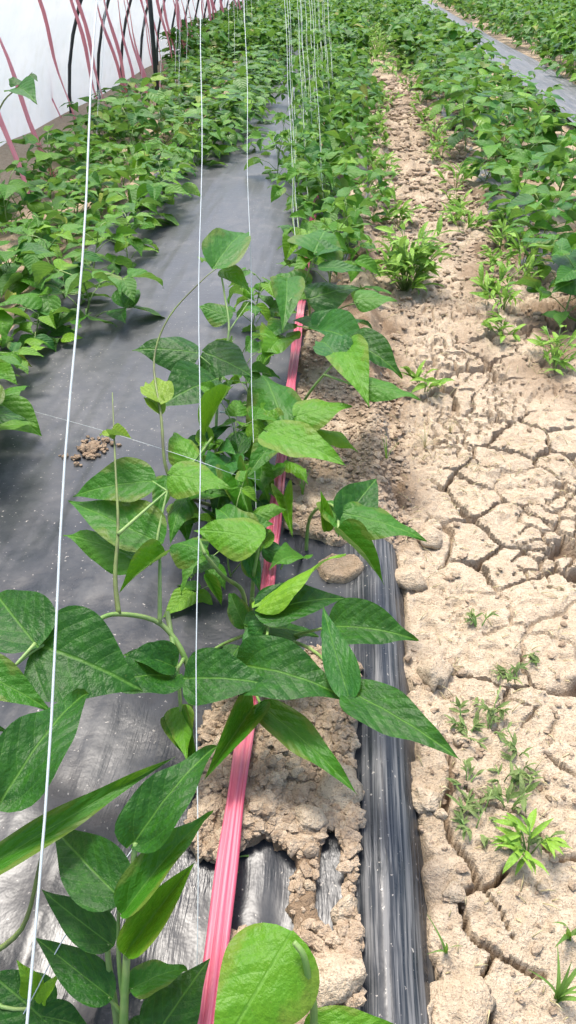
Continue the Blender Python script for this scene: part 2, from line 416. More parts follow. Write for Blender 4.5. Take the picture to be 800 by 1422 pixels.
for k in np.unique(ids[plate_face]):
    sel = plate_face & (ids == k)
    if sel.sum() < 25: 
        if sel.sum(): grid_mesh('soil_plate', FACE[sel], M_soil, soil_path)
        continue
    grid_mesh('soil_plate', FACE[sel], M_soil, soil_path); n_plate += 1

def sheet(name, x0, x1, y0, y1, nx, zf, mat, yscale=.012):
    ysl = [y0]
    while ysl[-1] < y1: ysl.append(min(y1, ysl[-1]+yscale*(1+ysl[-1]**2/1.6)))
    X, Y = np.meshgrid(np.linspace(x0, x1, nx), np.array(ysl)); Z = zf(X, Y)
    r, c = X.shape; i2 = np.arange(r*c).reshape(r, c)
    f = np.stack([i2[:-1, :-1], i2[:-1, 1:], i2[1:, 1:], i2[1:, :-1]], -1).reshape(-1, 4)
    return mesh_obj(name, np.stack([X, Y, Z], -1).reshape(-1, 3).tolist(), f.tolist(), mat)
gnd = structure(sheet('ground', -14, 16, -3, 60, 60, lambda x, y: -.075+0*x, M_soil, .3))
def film1(x, y):
    e = -1.20+.03*fbm(y*2, y*0+.3, 5)
    return film_z(x, y) - .05*sstep(.06, .0, x-e+.02) + .02*np.exp(-((x-e-.05)/.03)**2)
film = tag(sheet('mulch_film', -1.28, .18, -.4, 26, 170, film1, M_film, .007),
           'dusty black plastic mulch film stretched over the bed between the bean rows', 'mulch film')
def bedz(x, y): return -.02+.03*fbm(x*4, y*4, 141)+.012*fbm(x*25, y*25, 145)
left_bed = structure(sheet('planting_bed', -2.75, -1.14, .3, 40, 120, lambda x, y: bedz(x, y)+.03*np.exp(-((x+1.24)/.05)**2), M_clod, .02))
right_bed = structure(sheet('planting_bed', 1.10, 9.5, .6, 40, 200, lambda x, y: bedz(x, y)-.02, M_clod, .03))
far_path = structure(sheet('far_path', -1.0, 1.2, 13.5, 40, 60, lambda x, y: -.025+.03*fbm(x*4, y*2, 145), M_soil, .02))
film2 = tag(sheet('mulch_film', 1.78, 2.34, 2.0, 30, 70, lambda x, y: .045+.03*fbm(x*4, y*1.5, 161)+.01*fbm(x*20, y*3, 165), M_film, .02),
            'strip of grey plastic mulch film between the two bean rows beyond the dirt path', 'mulch film')
film3 = tag(sheet('mulch_film', .74, 1.02, 3.2, 9, 40, lambda x, y: .035+.03*fbm(x*6, y*2, 171)-.03*sstep(.06, 0, x-.76), M_film, .02),
            'pale grey plastic film edge showing under the bean row right beside the dirt path', 'mulch film')

# ------------------------------------------------------------------ greenhouse side
AX, AH, ACX = 4.4, 2.9, 1.9                    # arch half width, height, centre
def arch(a): return ACX-AX*math.cos(a), AH*math.sin(a)
wall_v = []; wall_f = []; NA = 26
wy_ = [-1+.35*i for i in range(125)]
for j, y in enumerate(wy_):
    for i in range(NA+1):
        a = i/NA*.50; x, z = arch(a)
        x += .015*math.sin(y*6.9)*math.sin(a*4)+float(.02*fbm(np.array([y*1.7]), np.array([z*2]), 181)[0])
        wall_v.append((x, y, z-.09))
for j in range(len(wy_)-1):
    for i in range(NA):
        b = j*(NA+1)+i; wall_f.append((b, b+1, b+NA+2, b+NA+1))
wall = tag(mesh_obj('greenhouse_wall', wall_v, wall_f, M_wall),
           'curved white plastic greenhouse side wall behind the dense bean row', 'greenhouse wall')
seam = MB(); a_s = math.asin(.98/AH)
seam.tube([(arch(a_s)[0]+.022, y, arch(a_s)[1]-.02) for y in wy_[::3]], .006, 5); seam.build('seam', M_wire, wall)
for k in range(14):
    y = 7.35+k*.92; b = MB()
    b.tube([(arch(a)[0]+.06*math.cos(a), y, arch(a)[1]-.10-.04*math.sin(a)) for a in [math.pi*i/40 for i in range(41)]], .015, 8)
    tag(b.build('greenhouse_arch', M_steel), 'dark steel hoop rising along the white greenhouse wall', 'hoop', 'steel hoops of the greenhouse frame')
b = MB(); p0 = P(220, 150, 0); b.tube([(p0.x, p0.y, -.08), (p0.x+.01, p0.y, .8), (p0.x+.015, p0.y, 2.15)], .02, 8)
tag(b.build('steel_post', M_steel), 'upright black post standing behind the bean row at the greenhouse wall', 'post')

# ------------------------------------------------------------------ leaves
PROF = [(0, 0), (.025, .15), (.07, .255), (.14, .32), (.24, .345), (.36, .325), (.50, .265), (.64, .185), (.76, .115), (.86, .06), (.94, .024), (1, .0)]
def prof(s, tab=PROF):
    n = len(tab)
    for i in range(n-1):
        a, b = tab[i]; c, d = tab[i+1]
        if s <= c:
            h = c-a; t = (s-a)/h
            m0 = (d-tab[i-1][1])/(c-tab[i-1][0]) if i else 2*(d-b)/h
            m1 = (tab[i+2][1]-b)/(tab[i+2][0]-a) if i+2 < n else (d-b)/h
            return max(0, (2*t**3-3*t*t+1)*b+(t**3-2*t*t+t)*h*m0+(-2*t**3+3*t*t)*d+(t**3-t*t)*h*m1)
    return 0
def leaf_geo(fold, curl, wave, twist, asym, seed, ns=18, nt=4, tab=PROF, bow=0.0, camber=0.0):
    rn = random.Random(seed); v = []; f = []; uv = []
    ph1, ph2 = rn.uniform(0, 6.28), rn.uniform(0, 6.28)
    cy = cz = 0.0; ang = -curl*.35; axis = []
    for i in range(ns+1):
        axis.append((cy, cz, ang)); ang += curl/ns*(.6+.8*i/ns); cy += math.cos(ang)/ns; cz -= math.sin(ang)/ns
    for i in range(ns+1):
        s = (i/ns)**1.4; fi_ = s*ns; i0 = min(ns-1, int(fi_)); fr = fi_-i0
        yc, zc, an = (axis[i0][k]*(1-fr)+axis[i0+1][k]*fr for k in range(3))
        for j in range(-nt, nt+1):
            t = j/nt; w = prof(s, tab)*(1+asym*(1 if t > 0 else -1)*(1-s))
            x = t*w; ax = abs(x)
            zz = ax*math.tan(fold)-camber*ax*ax*2.2+1.45*wave*abs(t)**1.6*math.sin(s*15+ph1+(1.9 if t > 0 else 0))*.5+wave*.5*abs(t)**1.5*math.sin(s*7+ph2*(1 if t > 0 else 2))
            zz += twist*x*(s-.3)+.006*math.sin(s*22+ph2)*math.sin(t*5+ph1)
            sweep = -.06*(abs(t)**2)*(1 if s < .2 else 0)*(1-s/.2)
            yy = yc+zz*math.sin(an)+sweep; z = zc+zz*math.cos(an)
            v.append((x+bow*s*s, yy, z)); uv.append((.5+x, s))
    wdt = 2*nt+1
    for i in range(ns):
        for j in range(wdt-1): f.append((i*wdt+j, i*wdt+j+1, (i+1)*wdt+j+1, (i+1)*wdt+j))
    return v, f, uv
def leaf_mesh(name, geo, mat):
    v, f, uv = geo; o = mesh_obj(name, v, f, mat, None, True, uv); me = o.data; bpy.data.objects.remove(o); return me
LG = [leaf_geo(R(14), R(38), .020, .3, .03, 1, bow=.03), leaf_geo(R(24), R(55), .030, -.3, .08, 2, bow=-.04), leaf_geo(R(5), R(28), .028, .5, -.05, 3, camber=.5),
      leaf_geo(R(18), R(70), .050, .6, .10, 4), leaf_geo(R(48), R(35), .020, .2, .0, 5), leaf_geo(R(-10), R(65), .035, -.5, -.10, 6, camber=.4),
      leaf_geo(R(10), R(20), .022, -.2, .12, 7, bow=.06), leaf_geo(R(30), R(80), .045, .5, -.12, 8)]
LM = [leaf_mesh('leaf_blade', g, M_leaf) for g in LG]
LD = [leaf_mesh('dry_leaf_blade', g, M_dry) for g in (LG[3], LG[7])]
LGLOW = [leaf_geo(R(a), R(c), .03, tw, 0, 20+i, ns=6, nt=2) for i, (a, c, tw) in enumerate(((14, 38, .3), (24, 60, -.3), (5, 30, .5), (-10, 65, -.5)))]
LANCE = [(0, 0), (.06, .05), (.2, .10), (.4, .13), (.6, .11), (.8, .06), (1, 0)]
WG = [leaf_geo(R(20), R(45), .012, .2, 0, 31, ns=7, nt=2, tab=LANCE), leaf_geo(R(12), R(75), .015, -.3, 0, 32, ns=7, nt=2, tab=LANCE)]
WM = [leaf_mesh('weed_blade', g, M_weed) for g in WG]

WD = [leaf_mesh('dusty_weed_blade', g, M_dusty) for g in WG]
def leaf_matrix(B, T, wr, roll):
    """matrix carrying the unit leaf (base at origin, tip at +Y, face +Z) from B to T"""
    Y = (T-B); L = Y.length; Y = Y/L
    Z = Vector((0, 0, 1))-Y*Y.z
    if Z.length < .05: Z = Vector((0, -1, 0))-Y*(-Y.y)
    Z.normalize(); Z = Matrix.Rotation(roll, 3, Y) @ Z; X = Y.cross(Z)
    M = Matrix((X*L*wr/.69, Y*L*1.06, Z*L)).transposed().to_4x4(); M.translation = B
    return M

# hero plants: every leaf from its stalk end to its tip, (u, v, height) as seen in the photograph
def stem_pts(lst): return [P(u, v, z) for u, v, z in lst]
HERO = {}
def hero(name, label, root, stems, leaves):
    base = P(*root[:2], 0); base.z = max(-.01, soil_z(base.x, base.y) if base.x > -.33 else .005)
    t = thing('bean_plant', label, 'bean plant', base, None if name in 'JKL' else 'bean plants along the pink tape')
    inv = Matrix.Translation(-base); mb = MB(); mv = MB()
    for pts, r, woody in stems:
        p = [(base if q == 'root' else (P(*q))) for q in pts]
        p = smooth_path(p, 5); rads = [r*(1.15-(.95 if woody else .55)*i/(len(p)-1)) for i in range(len(p))]
        (mv if woody else mb).tube([q-base for q in p], rads, 7)
    for (b, tt, wr, roll, var, *col) in leaves:
        B, T = P(*b), P(*tt)
        ax_ = (T-B).normalized(); toward = Vector((0, 0, CAM_H))-B
        sg = 1 if ax_.cross(Vector((0, 0, 1))).dot(toward) > 0 else -1
        lo = part('leaf', LM[var % 8], t, inv @ leaf_matrix(B, T, wr, R(roll)*sg))
        lo.color = (col[0] if col else random.random(), col[1] if len(col) > 1 else 0, 0, 1)
    mb.build('stem', M_stem, t)
    if mv.v: mv.build('vine', M_vine, t)
    return t

D_, M_, B_, K_, Y_ = 0.02, .25, .5, .74, .97      # leaf shades: dark, mid, bright, deep, yellow green
hero('A', 'bean plant with pointed leaf pairs on two pale stems below the white strings', (172, 1500),
  [(['root', (172,1420,.10), (178,1300,.20), (188,1170,.30)], .0055, False), (['root', (160,1400,.08), (150,1330,.16), (152,1310,.18)], .0045, False),
   ([(173,1400,.11), (165,1330,.17), (165,1245,.24)], .0030, False), ([(172,1410,.10), (150,1385,.13)], .003, False), ([(174,1380,.13), (185,1372,.14)], .003, False),
   ([(176,1330,.18), (178,1250,.25)], .003, False), (['root', (200,1440,.05), (215,1425,.10)], .004, False)],
  [((189,1167,.30), (302,1028,.34), .46, 10, 3, D_), ((176,1262,.25), (294,1126,.28), .32, 5, 1, M_), ((178,1318,.20), (268,1200,.22), .34, 20, 4, B_),
   ((165,1245,.24), (70,1150,.24), .55, 15, 0, D_), ((165,1250,.16), (92,1205,.14), .85, 0, 2, D_), ((152,1310,.18), (58,1242,.19), .46, 12, 6, D_), ((150,1382,.13), (48,1304,.15), .42, 10, 0, D_),
   ((185,1372,.14), (264,1342,.12), .55, 0, 3, M_), ((215,1440,.09), (288,1335,.12), .75, 10, 2, D_), ((205,1430,.09), (160,1425,.08), .8, 0, 5, D_)])
hero('B', 'bean plant with long folded leaves reaching in past the white string', (-40, 1300),
  [(['root', (-30,1250,.15), (-40,1230,.25), (-30,1215,.27)], .005, False), (['root', (-35,1180,.2), (-10,1130,.30), (2,1113,.33)], .005, False), ([(-30,1180,.22), (-40,1000,.3), (-42,925,.34)], .004, False),
   (['root', (-30,1330,.1), (30,1290,.16), (55,1200,.25), (60,1175,.28)], .0045, True), (['root', (-10,1390,.08), (60,1400,.07)], .003, False)],
  [((-35,1215,.27), (229,1054,.30), .15, 25, 6, M_), ((2,1113,.33), (126,948,.33), .46, 12, 3, D_), ((-48,925,.34), (70,982,.30), .50, 15, 0, M_), ((-45,1000,.30), (10,1015,.26), .6, 10, 2, D_),
   ((60,1415,.07), (-15,1350,.09), .9, 0, 2, D_), ((62,1412,.07), (128,1428,.05), .7, 0, 0, D_), ((55,1385,.09), (25,1335,.14), .5, 0, 5, Y_), ((60,1390,.09), (90,1345,.12), .4, 0, 3, Y_)])
hero('C', 'bean plant with tall bare vine tip and broad leaves spread over the film', (262, 1010),
  [(['root', (262,930,.14), (225,868,.20), (165,853,.25), (130,865,.27), (90,900,.28)], .0048, False), ([(165,853,.25), (160,800,.29), (164,730,.34), (160,640,.40), (156,545,.46)], .0040, True),
   ([(164,742,.335), (200,710,.34), (232,682,.35)], .003, False), ([(222,866,.205), (222,800,.26), (222,770,.28)], .0035, False), ([(232,850,.2), (246,930,.16), (252,1000,.10)], .0042, False),
   ([(90,900,.28), (60,896,.29), (20,925,.30)], .003, False), ([(222,770,.28), (200,778,.27)], .002, False), ([(255,915,.16), (243,935,.17)], .003, False), ([(49,894,.3), (20,925,.30)], .003, False), ([(232,682,.35), (211,668,.35)], .002, False), ([(222,770,.28), (218,752,.30), (232,682,.35)], .003, False)],
  [((49,894,.30), (-12,822,.30), .70, 12, 0, D_), ((57,897,.29), (196,950,.25), .95, 22, 0, D_), ((241,940,.17), (128,952,.21), .70, 12, 3, D_), ((240,925,.18), (172,905,.22), .7, 15, 1, D_),
   ((211,668,.35), (103,688,.33), .66, 24, 0, M_), ((218,752,.30), (95,700,.31), .50, 18, 6, M_), ((202,782,.27), (90,740,.26), .36, 10, 2, .62), ((228,772,.28), (168,818,.27), .40, 10, 4, B_),
   ((252,1000,.10), (275,1066,.10), .5, 20, 4, M_), ((250,985,.11), (262,1050,.13), .45, 10, 6, B_), ((156,605,.42), (182,608,.43), .5, 0, 4, Y_, .5), ((156,610,.42), (138,602,.41), .4, 0, 3, Y_, .5)])
hero('D', 'large leafy bean plant straddling the pink tape beside the bare soil heap', (345, 905),
  [(['root', (342,860,.08), (336,820,.14), (310,800,.2), (285,770,.26)], .005, False), ([(345,890,.04), (350,830,.14), (352,800,.2)], .005, False), (['root', (400,885,.12), (460,870,.2)], .0035, False),
   ([(350,880,.06), (430,900,.16), (485,962,.22)], .0035, False), ([(345,890,.05), (355,960,.10), (368,985,.14)], .003, False), ([(345,880,.05), (300,900,.14), (265,935,.20)], .003, False),
   ([(350,830,.14), (362,845,.2)], .003, False), ([(285,770,.26), (275,745,.28)], .003, False), ([(340,850,.10), (372,870,.18), (352,930,.2)], .003, False), ([(352,800,.2), (362,745,.28)], .003, False)],
  [((262,942,.20), (376,946,.22), .72, 20, 0, D_), ((342,925,.20), (488,968,.21), .62, 18, 3, D_), ((488,962,.22), (634,1042,.24), .44, 10, 6, D_), ((484,966,.22), (446,846,.26), .34, 15, 6, K_),
   ((460,870,.20), (577,888,.22), .66, 16, 1, D_), ((368,984,.14), (492,1090,.14), .32, 5, 6, M_), ((350,984,.13), (288,1076,.13), .36, 20, 4, M_), ((360,842,.21), (472,767,.27), .40, -25, 2, Y_),
   ((362,852,.20), (480,826,.20), .55, 12, 0, D_), ((362,748,.28), (272,735,.27), .74, 18, 2, B_), ((280,765,.25), (232,755,.22), .8, 10, 5, M_), ((352,800,.2), (340,740,.24), .4, 0, 2, M_),
   ((355,870,.16), (410,930,.16), .75, 0, 5, K_), ((340,870,.1), (318,820,.12), .5, 20, 3, M_), ((285,800,.22), (308,840,.17), .35, 20, 4, M_), ((345,870,.15), (440,880,.12), .8, 0, 2, D_), ((330,900,.12), (300,960,.10), .6, 0, 0, D_),
   ((365,870,.18), (345,900,.14), .9, 0, 3, K_), ((340,760,.24), (300,700,.25), .55, 0, 3, M_), ((345,770,.22), (362,820,.18), .45, 10, 0, K_), ((300,790,.2), (262,800,.16), .7, 0, 3, D_)])
hero('E', 'bean plant with two glossy leaves overhanging the pale cracked soil', (425, 770),
  [(['root', (430,720,.1), (455,700,.2), (472,712,.23)], .004, False), ([(470,715,.22), (470,745,.22)], .003, False), ([(455,705,.2), (450,690,.22)], .002, False), (['root', (400,775,.08), (390,790,.1)], .003, False)],
  [((474,712,.23), (588,746,.22), .58, 15, 2, M_), ((478,722,.22), (522,662,.25), .66, 25, 0, D_), ((470,742,.22), (532,806,.18), .34, 5, 4, M_), ((452,735,.18), (446,683,.24), .35, 0, 4, B_), ((455,700,.2), (480,745,.22), .4, 0, 6, M_),
   ((420,775,.08), (375,785,.12), .6, 0, 3, .62), ((395,690,.1), (405,740,.1), .35, 10, 4, B_)])
hero('F', 'bean plant with bright drooping leaves arching across the pink tape', (400, 600),
  [(['root', (395,590,.10), (372,600,.22)], .004, False), (['root', (420,560,.15), (450,520,.25), (470,500,.28)], .004, False), ([(450,520,.25), (505,540,.26)], .003, False), (['root', (370,560,.1), (350,560,.12), (308,572,.14)], .003, False),
   ([(372,600,.22), (360,640,.12), (352,690,.03)], .003, False)],
  [((373,600,.24), (478,638,.24), .55, 15, 6, B_), ((508,535,.27), (582,552,.25), .60, 15, 2, .62), ((478,482,.29), (512,554,.27), .44, 20, 0, B_), ((484,476,.28), (556,520,.25), .6, 12, 1, D_), ((412,578,.20), (486,562,.22), .85, 15, 2, B_),
   ((420,595,.16), (500,622,.12), .45, 10, 5, .97), ((395,590,.18), (360,510,.2), .55, 10, 5, M_), ((385,610,.18), (345,660,.16), .5, 10, 0, M_), ((400,640,.1), (428,668,.1), .5, 0, 5, B_), ((380,650,.1), (340,690,.1), .6, 10, 3, M_),
   ((380,600,.16), (352,560,.18), .6, 10, 3, B_), ((350,640,.1), (372,690,.1), .5, 10, 3, .62), ((470,500,.28), (440,470,.28), .7, 10, 3, K_)])
hero('G', 'bean plant whose thin vine climbs diagonally with three dark leaves over the film', (300, 700),
  [(['root', (262,690,.12), (232,655,.2), (224,580,.28), (214,500,.35), (235,440,.42), (280,390,.48), (302,372,.50)], .0042, True), ([(300,690,.02), (300,600,.14), (305,530,.22), (318,460,.30), (312,410,.36), (306,375,.42)], .0038, False),
   ([(305,520,.22), (290,505,.26), (272,490,.28)], .0025, False), ([(300,560,.18), (310,522,.2)], .002, False), ([(300,600,.14), (270,640,.2), (240,660,.22)], .003, False), ([(300,620,.12), (320,640,.16)], .003, False), ([(318,460,.3), (345,420,.32)], .002, False)],
  [((273,490,.28), (187,484,.29), .74, 25, 2, D_), ((285,490,.27), (350,521,.25), .86, 25, 2, D_), ((296,528,.24), (224,564,.23), .95, 20, 0, D_), ((318,442,.30), (276,424,.32), .80, 25, 2, M_), ((298,370,.49), (342,318,.50), .38, 15, 0, M_), ((302,367,.48), (282,360,.47), 1.0, 0, 1, B_),
   ((310,375,.45), (348,402,.42), .6, 20, 0, B_), ((285,600,.20), (322,535,.24), .26, 10, 4, .97), ((238,660,.22), (318,676,.22), .78, 18, 2, B_), ((262,690,.14), (330,690,.16), .5, 15, 3, M_), ((320,640,.16), (285,690,.16), .55, 10, 3, K_), ((300,640,.14), (325,625,.2), .9, 10, 7, K_),
   ((262,640,.2), (240,595,.22), .6, 10, 5, B_), ((222,560,.3), (205,528,.3), .6, 0, 3, Y_, .5), ((222,575,.28), (200,548,.29), .5, 0, 7, Y_, .4), ((330,630,.14), (345,590,.16), .5, 0, 0, D_), ((260,690,.16), (235,750,.14), .5, 0, 5, M_), ((330,660,.16), (356,745,.12), .35, 20, 4, M_),
   ((290,610,.14), (320,590,.16), .6, 10, 0, K_), ((280,650,.14), (250,700,.14), .7, 10, 0, M_), ((310,660,.12), (300,720,.12), .6, 10, 3, D_), ((235,665,.2), (215,720,.16), .5, 10, 3, M_), ((330,600,.12), (372,640,.14), .6, 10, 5, B_), ((250,700,.12), (262,750,.1), .6, 0, 0, M_)])
hero('H', 'bean plant with one large round ribbed leaf covering the end of the pink tape', (340, 1520),
  [(['root', (430,1440,.12), (425,1340,.22), (408,1308,.24)], .005, False), (['root', (430,1470,.1), (440,1425,.12)], .004, False)],
  [((400,1303,.22), (296,1480,.18), .80, 10, 2, B_), ((430,1425,.12), (560,1425,.12), .4, 10, 6, B_)])
hero('I', 'bean plant with pointed leaves leaning over the path just past the drooping pair', (430, 470),
  [(['root', (430,430,.12), (425,390,.24), (440,350,.34)], .004, False), (['root', (470,430,.15), (498,420,.24)], .003, False), ([(430,430,.12), (432,410,.2)], .003, False), ([(425,390,.24), (400,420,.26)], .002, False)],
  [((495,415,.24), (550,416,.24), .80, 22, 2, .62), ((430,415,.22), (498,398,.24), .85, 22, 2, D_), ((398,390,.26), (396,452,.22), .42, 10, 0, M_), ((436,350,.34), (452,318,.36), 1.0, 15, 2, M_), ((430,350,.33), (478,345,.34), .8, 15, 0, K_), ((440,455,.16), (520,450,.16), .6, 10, 3, K_),
   ((440,460,.16), (512,490,.2), .5, 15, 1, K_), ((425,400,.22), (380,380,.24), .6, 10, 1, M_), ((445,372,.3), (505,374,.3), .5, 15, 6, K_), ((400,450,.15), (370,470,.15), .7, 10, 0, M_), ((430,440,.15),(470,470,.16),.7,10,0,D_), ((395,470,.12),(365,500,.14),.6,10,3,B_)])
hero('J', 'thin bean vine with small leaves reaching up in front of the white wall', (-60, 330),
  [(['root', (-30,240,.25), (0,150,.52), (25,122,.60), (45,100,.66)], .006, True)],
  [((25,122,.60), (50,138,.58), .6, 20, 0, K_), ((28,118,.61), (12,108,.63), .6, 10, 2, D_), ((42,104,.65), (52,112,.63), .8, 20, 2, D_)])
hero('K', 'bean plant whose dark leaf pokes in at the film edge of the wall row', (-70, 640),
  [(['root', (-60,600,.12), (-20,575,.2)], .004, False)],
  [((-25,572,.2), (36,582,.18), .7, 15, 2, D_), ((-25,572,.2), (-40,530,.2), .7, 0, 0, M_), ((-25,575,.2), (-15,620,.16), .7, 0, 1, M_)])
hero('L', 'bean plant with a single dark leaf hanging at the shaded far side of the path', (850, 470),
  [(['root', (840,420,.12), (815,385,.2)], .004, False)],
  [((815,385,.2), (768,404,.18), .8, 20, 2, D_), ((815,385,.2), (850,380,.2), .7, 0, 0, M_), ((815,382,.2), (820,340,.2), .7, 10, 0, D_)])

# generic bean plants --------------------------------------------------------
def plant_plan(seed, h, nodes, size):
    rn = random.Random(seed); leaves = []; stems = []
    lean = Vector((rn.uniform(-.25, .25), rn.uniform(-.25, .25), 1)).normalized()
    top = lean*h; main = [Vector((0, 0, -.06)), Vector((0, 0, 0)), top*.4+Vector((rn.uniform(-.015, .015), rn.uniform(-.015, .015), 0)), top*.75, top]
    main = smooth_path(main, 3); stems.append((main, [.0045-.0025*i/(len(main)-1) for i in range(len(main))]))
    az = rn.uniform(0, 6.28)
    for k in range(nodes):
        f = .22+.78*k/max(1, nodes-1); i = min(len(main)-1, int(f*(len(main)-1))); q = main[i]
        az += 2.4+rn.uniform(-.4, .4)
        el = R(rn.uniform(15, 60)); L = rn.uniform(.06, .15)*(1.15-.35*f)*size/.1
        d = Vector((math.cos(az)*math.cos(el), math.sin(az)*math.cos(el), math.sin(el)))
        e = q+d*L; e2 = q+d*L*.5+Vector((0, 0, L*.12))
        stems.append(([q, e2, e], [.0022, .002, .0016]))
        s = size*rn.uniform(.72, 1.2)*(.85 if f > .9 else 1)
        for a, sc in ((0, 1.08), (1.35, .92), (-1.35, .92)):
            dr = R(rn.uniform(-48, 15)); aa = az+a+rn.uniform(-.2, .2)
            dd = Vector((math.cos(aa)*math.cos(dr), math.sin(aa)*math.cos(dr), math.sin(dr)))
            B = e+dd*.008+(d*.018 if a == 0 else Vector()); leaves.append((leaf_matrix(B, B+dd*s*sc, rn.uniform(.60, .80), R(rn.uniform(-35, 35))), rn.randrange(8)))
            stems.append(([e, B+dd*.004], [.0016, .0013]))
    return stems, leaves
class Proto: pass
protos = []
for i in range(7):
    stems, leaves = plant_plan(100+i, .23+.03*(i % 4), 8+i % 3, .112)
    p = Proto(); p.leaves = leaves; mb = MB()
    for s, r in stems: mb.tube(s, r, 5)
    o = mb.build('stem', M_stem); p.stem = o.data; bpy.data.objects.remove(o); protos.append(p)
low = []
for i in range(6):
    stems, leaves = plant_plan(200+i, .25+.035*(i % 3), 12, .118); rn = random.Random(i)
    mb = MB()
    for M, v in leaves: g = LGLOW[v % 4]; mb.add(g[0], g[1], g[2], M, rn.random())
    o = mb.build('foliage', M_leaf); fo = o.data; bpy.data.objects.remove(o)
    mb = MB()
    for s, r in stems[:10]: mb.tube(s[::2] if len(s) > 4 else s, .003, 4)
    o = mb.build('stem', M_stem); st = o.data; bpy.data.objects.remove(o); low.append((fo, st))
count = dict(near=0, far=0)
def place(x, y, z, label, group, sc=1.0, detail=True, rn=random, zs=1.0):
    t = thing('bean_plant', label, 'bean plant', (x, y, z), group, rn.uniform(0, 6.28))
    t.scale = (sc, sc, sc*zs)
    if detail:
        p = rn.choice(protos); part('stem', p.stem, t, Matrix())
        for M, v in p.leaves: part('leaf', LM[v], t, M)
        count['near'] += 1
    else:
        fo, st = rn.choice(low); part('foliage', fo, t, Matrix()); part('stem', st, t, Matrix()); count['far'] += 1
rn = random.Random(99)
LAB = {'L1': ('low bean plant at the film side edge of the dense row by the greenhouse wall', 'bean plants along the film edge of the wall row'),
       'L2': ('low bean plant hemmed in mid bed in the dense row by the greenhouse wall', 'bean plants in the middle of the wall row'),
       'L3': ('low bean plant right against the white greenhouse wall under the pink straps', 'bean plants against the greenhouse wall'),
       'C1': ('bean plant among the white strings farther along the pink tape row', 'bean plants farther along the pink tape row'),
       'C2': ('bean plant spreading over the black film on the far stretch of the pink tape row', 'bean plants spreading over the film'),
       'C3': ('small bean plant at the dirt path side of the far pink tape row', 'bean plants at the path side of the far pink tape row'),
       'R1': ('leafy bean plant fringing the dirt path, across from the pink tape', 'bean plants fringing the far side of the dirt path'),
       'R2': ('leafy bean plant in the middle of the bed across the dirt path', 'bean plants in the middle of the bed across the path'),
       'R3': ('leafy bean plant between the bed across the path and the grey film strip', 'bean plants next to the grey film strip'),
       'Q': ('distant bean plant in the row beyond the strip of grey film', 'bean plants in the row beyond the grey film strip')}
DET = 5.6
def row(key, x, y0, y1, dy, sc=1.0, jx=.06, z=0.0, cap=DET):
    y = y0
    while y < y1:
        xx = x+rn.uniform(-jx, jx); yy = y+rn.uniform(-.05, .05)
        if key[0] == 'L': zz = float(bedz(np.array([xx]), np.array([yy]))[0])+.01
        elif xx < 1.1 and key != 'Q': zz = soil_z(xx, yy)
        else: zz = float(bedz(np.array([xx]), np.array([yy]))[0])
        place(xx, yy, zz, *LAB[key], sc=sc*rn.uniform(.75, 1.25), detail=yy < cap, rn=rn, zs=.72 if key[0] == 'L' else .85 if key[0] == 'R' else 1.0)
        y += dy*rn.uniform(.85, 1.15)*(1 if y < cap else 1.25)
FAR = 10.5
for (u, v, sc_, lab) in ((322, 800, .62, 'small bean plant crowded under the leaves left of the pink tape'), (338, 672, .70, 'small bean plant filling the gap behind the leaf cluster on the film'),
                         (352, 552, .55, 'bean plant tucked between the dark leaf trio and the pink tape'), (350, 450, .7, 'slim bean plant at the film side just past the dark leaf trio')):
    q = P(u, v, .02); place(q.x, q.y, max(soil_z(q.x, q.y), .0), lab, 'bean plants along the pink tape', sc_, True, rn)
row('L1', -1.10, 1.35, 2.3, .25, 1.02, .06); row('L1', -1.00, 2.4, FAR, .26, .95, .09); row('L2', -1.38, 1.7, FAR, .22, 1.0, .11); row('L3', -1.76, 2.3, FAR, .24, .92, .12)
row('L1', -.80, 5.6, FAR, .38, 1.0, .08)
row('C1', -.06, 2.85, FAR, .24, .82, .09); row('C2', -.34, 4.9, FAR, .60, .85, .10); row('C3', .12, 3.9, FAR, .46, .75, .05)
row('R1', .87, 2.75, FAR, .34, 1.1, .06); row('R2', 1.20, 3.1, FAR, .34, 1.15, .08); row('R3', 1.52, 3.8, FAR, .46, .85, .08)
row('Q', 2.52, 4.6, FAR, .36, 1.15); row('Q', 2.9, 5.2, FAR, .40, 1.2, .12); row('Q', 3.4, 6.0, FAR, .42, 1.25, .15); row('Q', 4.0, 7.5, FAR, .5, 1.3, .2)

# far beds read as one mass: one object, leaf tufts joined
mb = MB(); g4 = [leaf_geo(R(a), R(c), .03, tw, 0, 40+i, ns=4, nt=1) for i, (a, c, tw) in enumerate(((14, 38, .3), (24, 60, -.3), (5, 30, .5), (-10, 65, -.5)))]
rn2 = random.Random(5)
for k in range(10500):
    y = 10.3+20*rn2.random()**1.25
    bed = rn2.choice(((-2.2, -.8), (-2.2, -.8), (-2.2, -.8), (-.7, .2), (-.6, .2), (.5, 1.45), (.55, 1.5), (2.4, 4.8), (2.4, 4.8), (2.4, 4.8), (2.4, 4.8), (4.6, 8.6), (4.6, 8.6), (.0, .6) if y > 14 else (-.5, .2)))
    x = rn2.uniform(*bed); z0 = .08+.34*rn2.random()
    for q in range(3):
        a = rn2.uniform(0, 6.28); dr = R(rn2.uniform(-45, 15)); dd = Vector((math.cos(a)*math.cos(dr), math.sin(a)*math.cos(dr), math.sin(dr)))
        B = Vector((x, y, z0)); s = rn2.uniform(.09, .15); g = g4[rn2.randrange(4)]
        mb.add(g[0], g[1], g[2], leaf_matrix(B, B+dd*s, .7, R(rn2.uniform(-40, 40))), rn2.random())
fm = tag(mb.build('far_bean_rows', M_leaf), 'mass of distant bean foliage where the rows run together', 'foliage'); fm['kind'] = 'stuff'

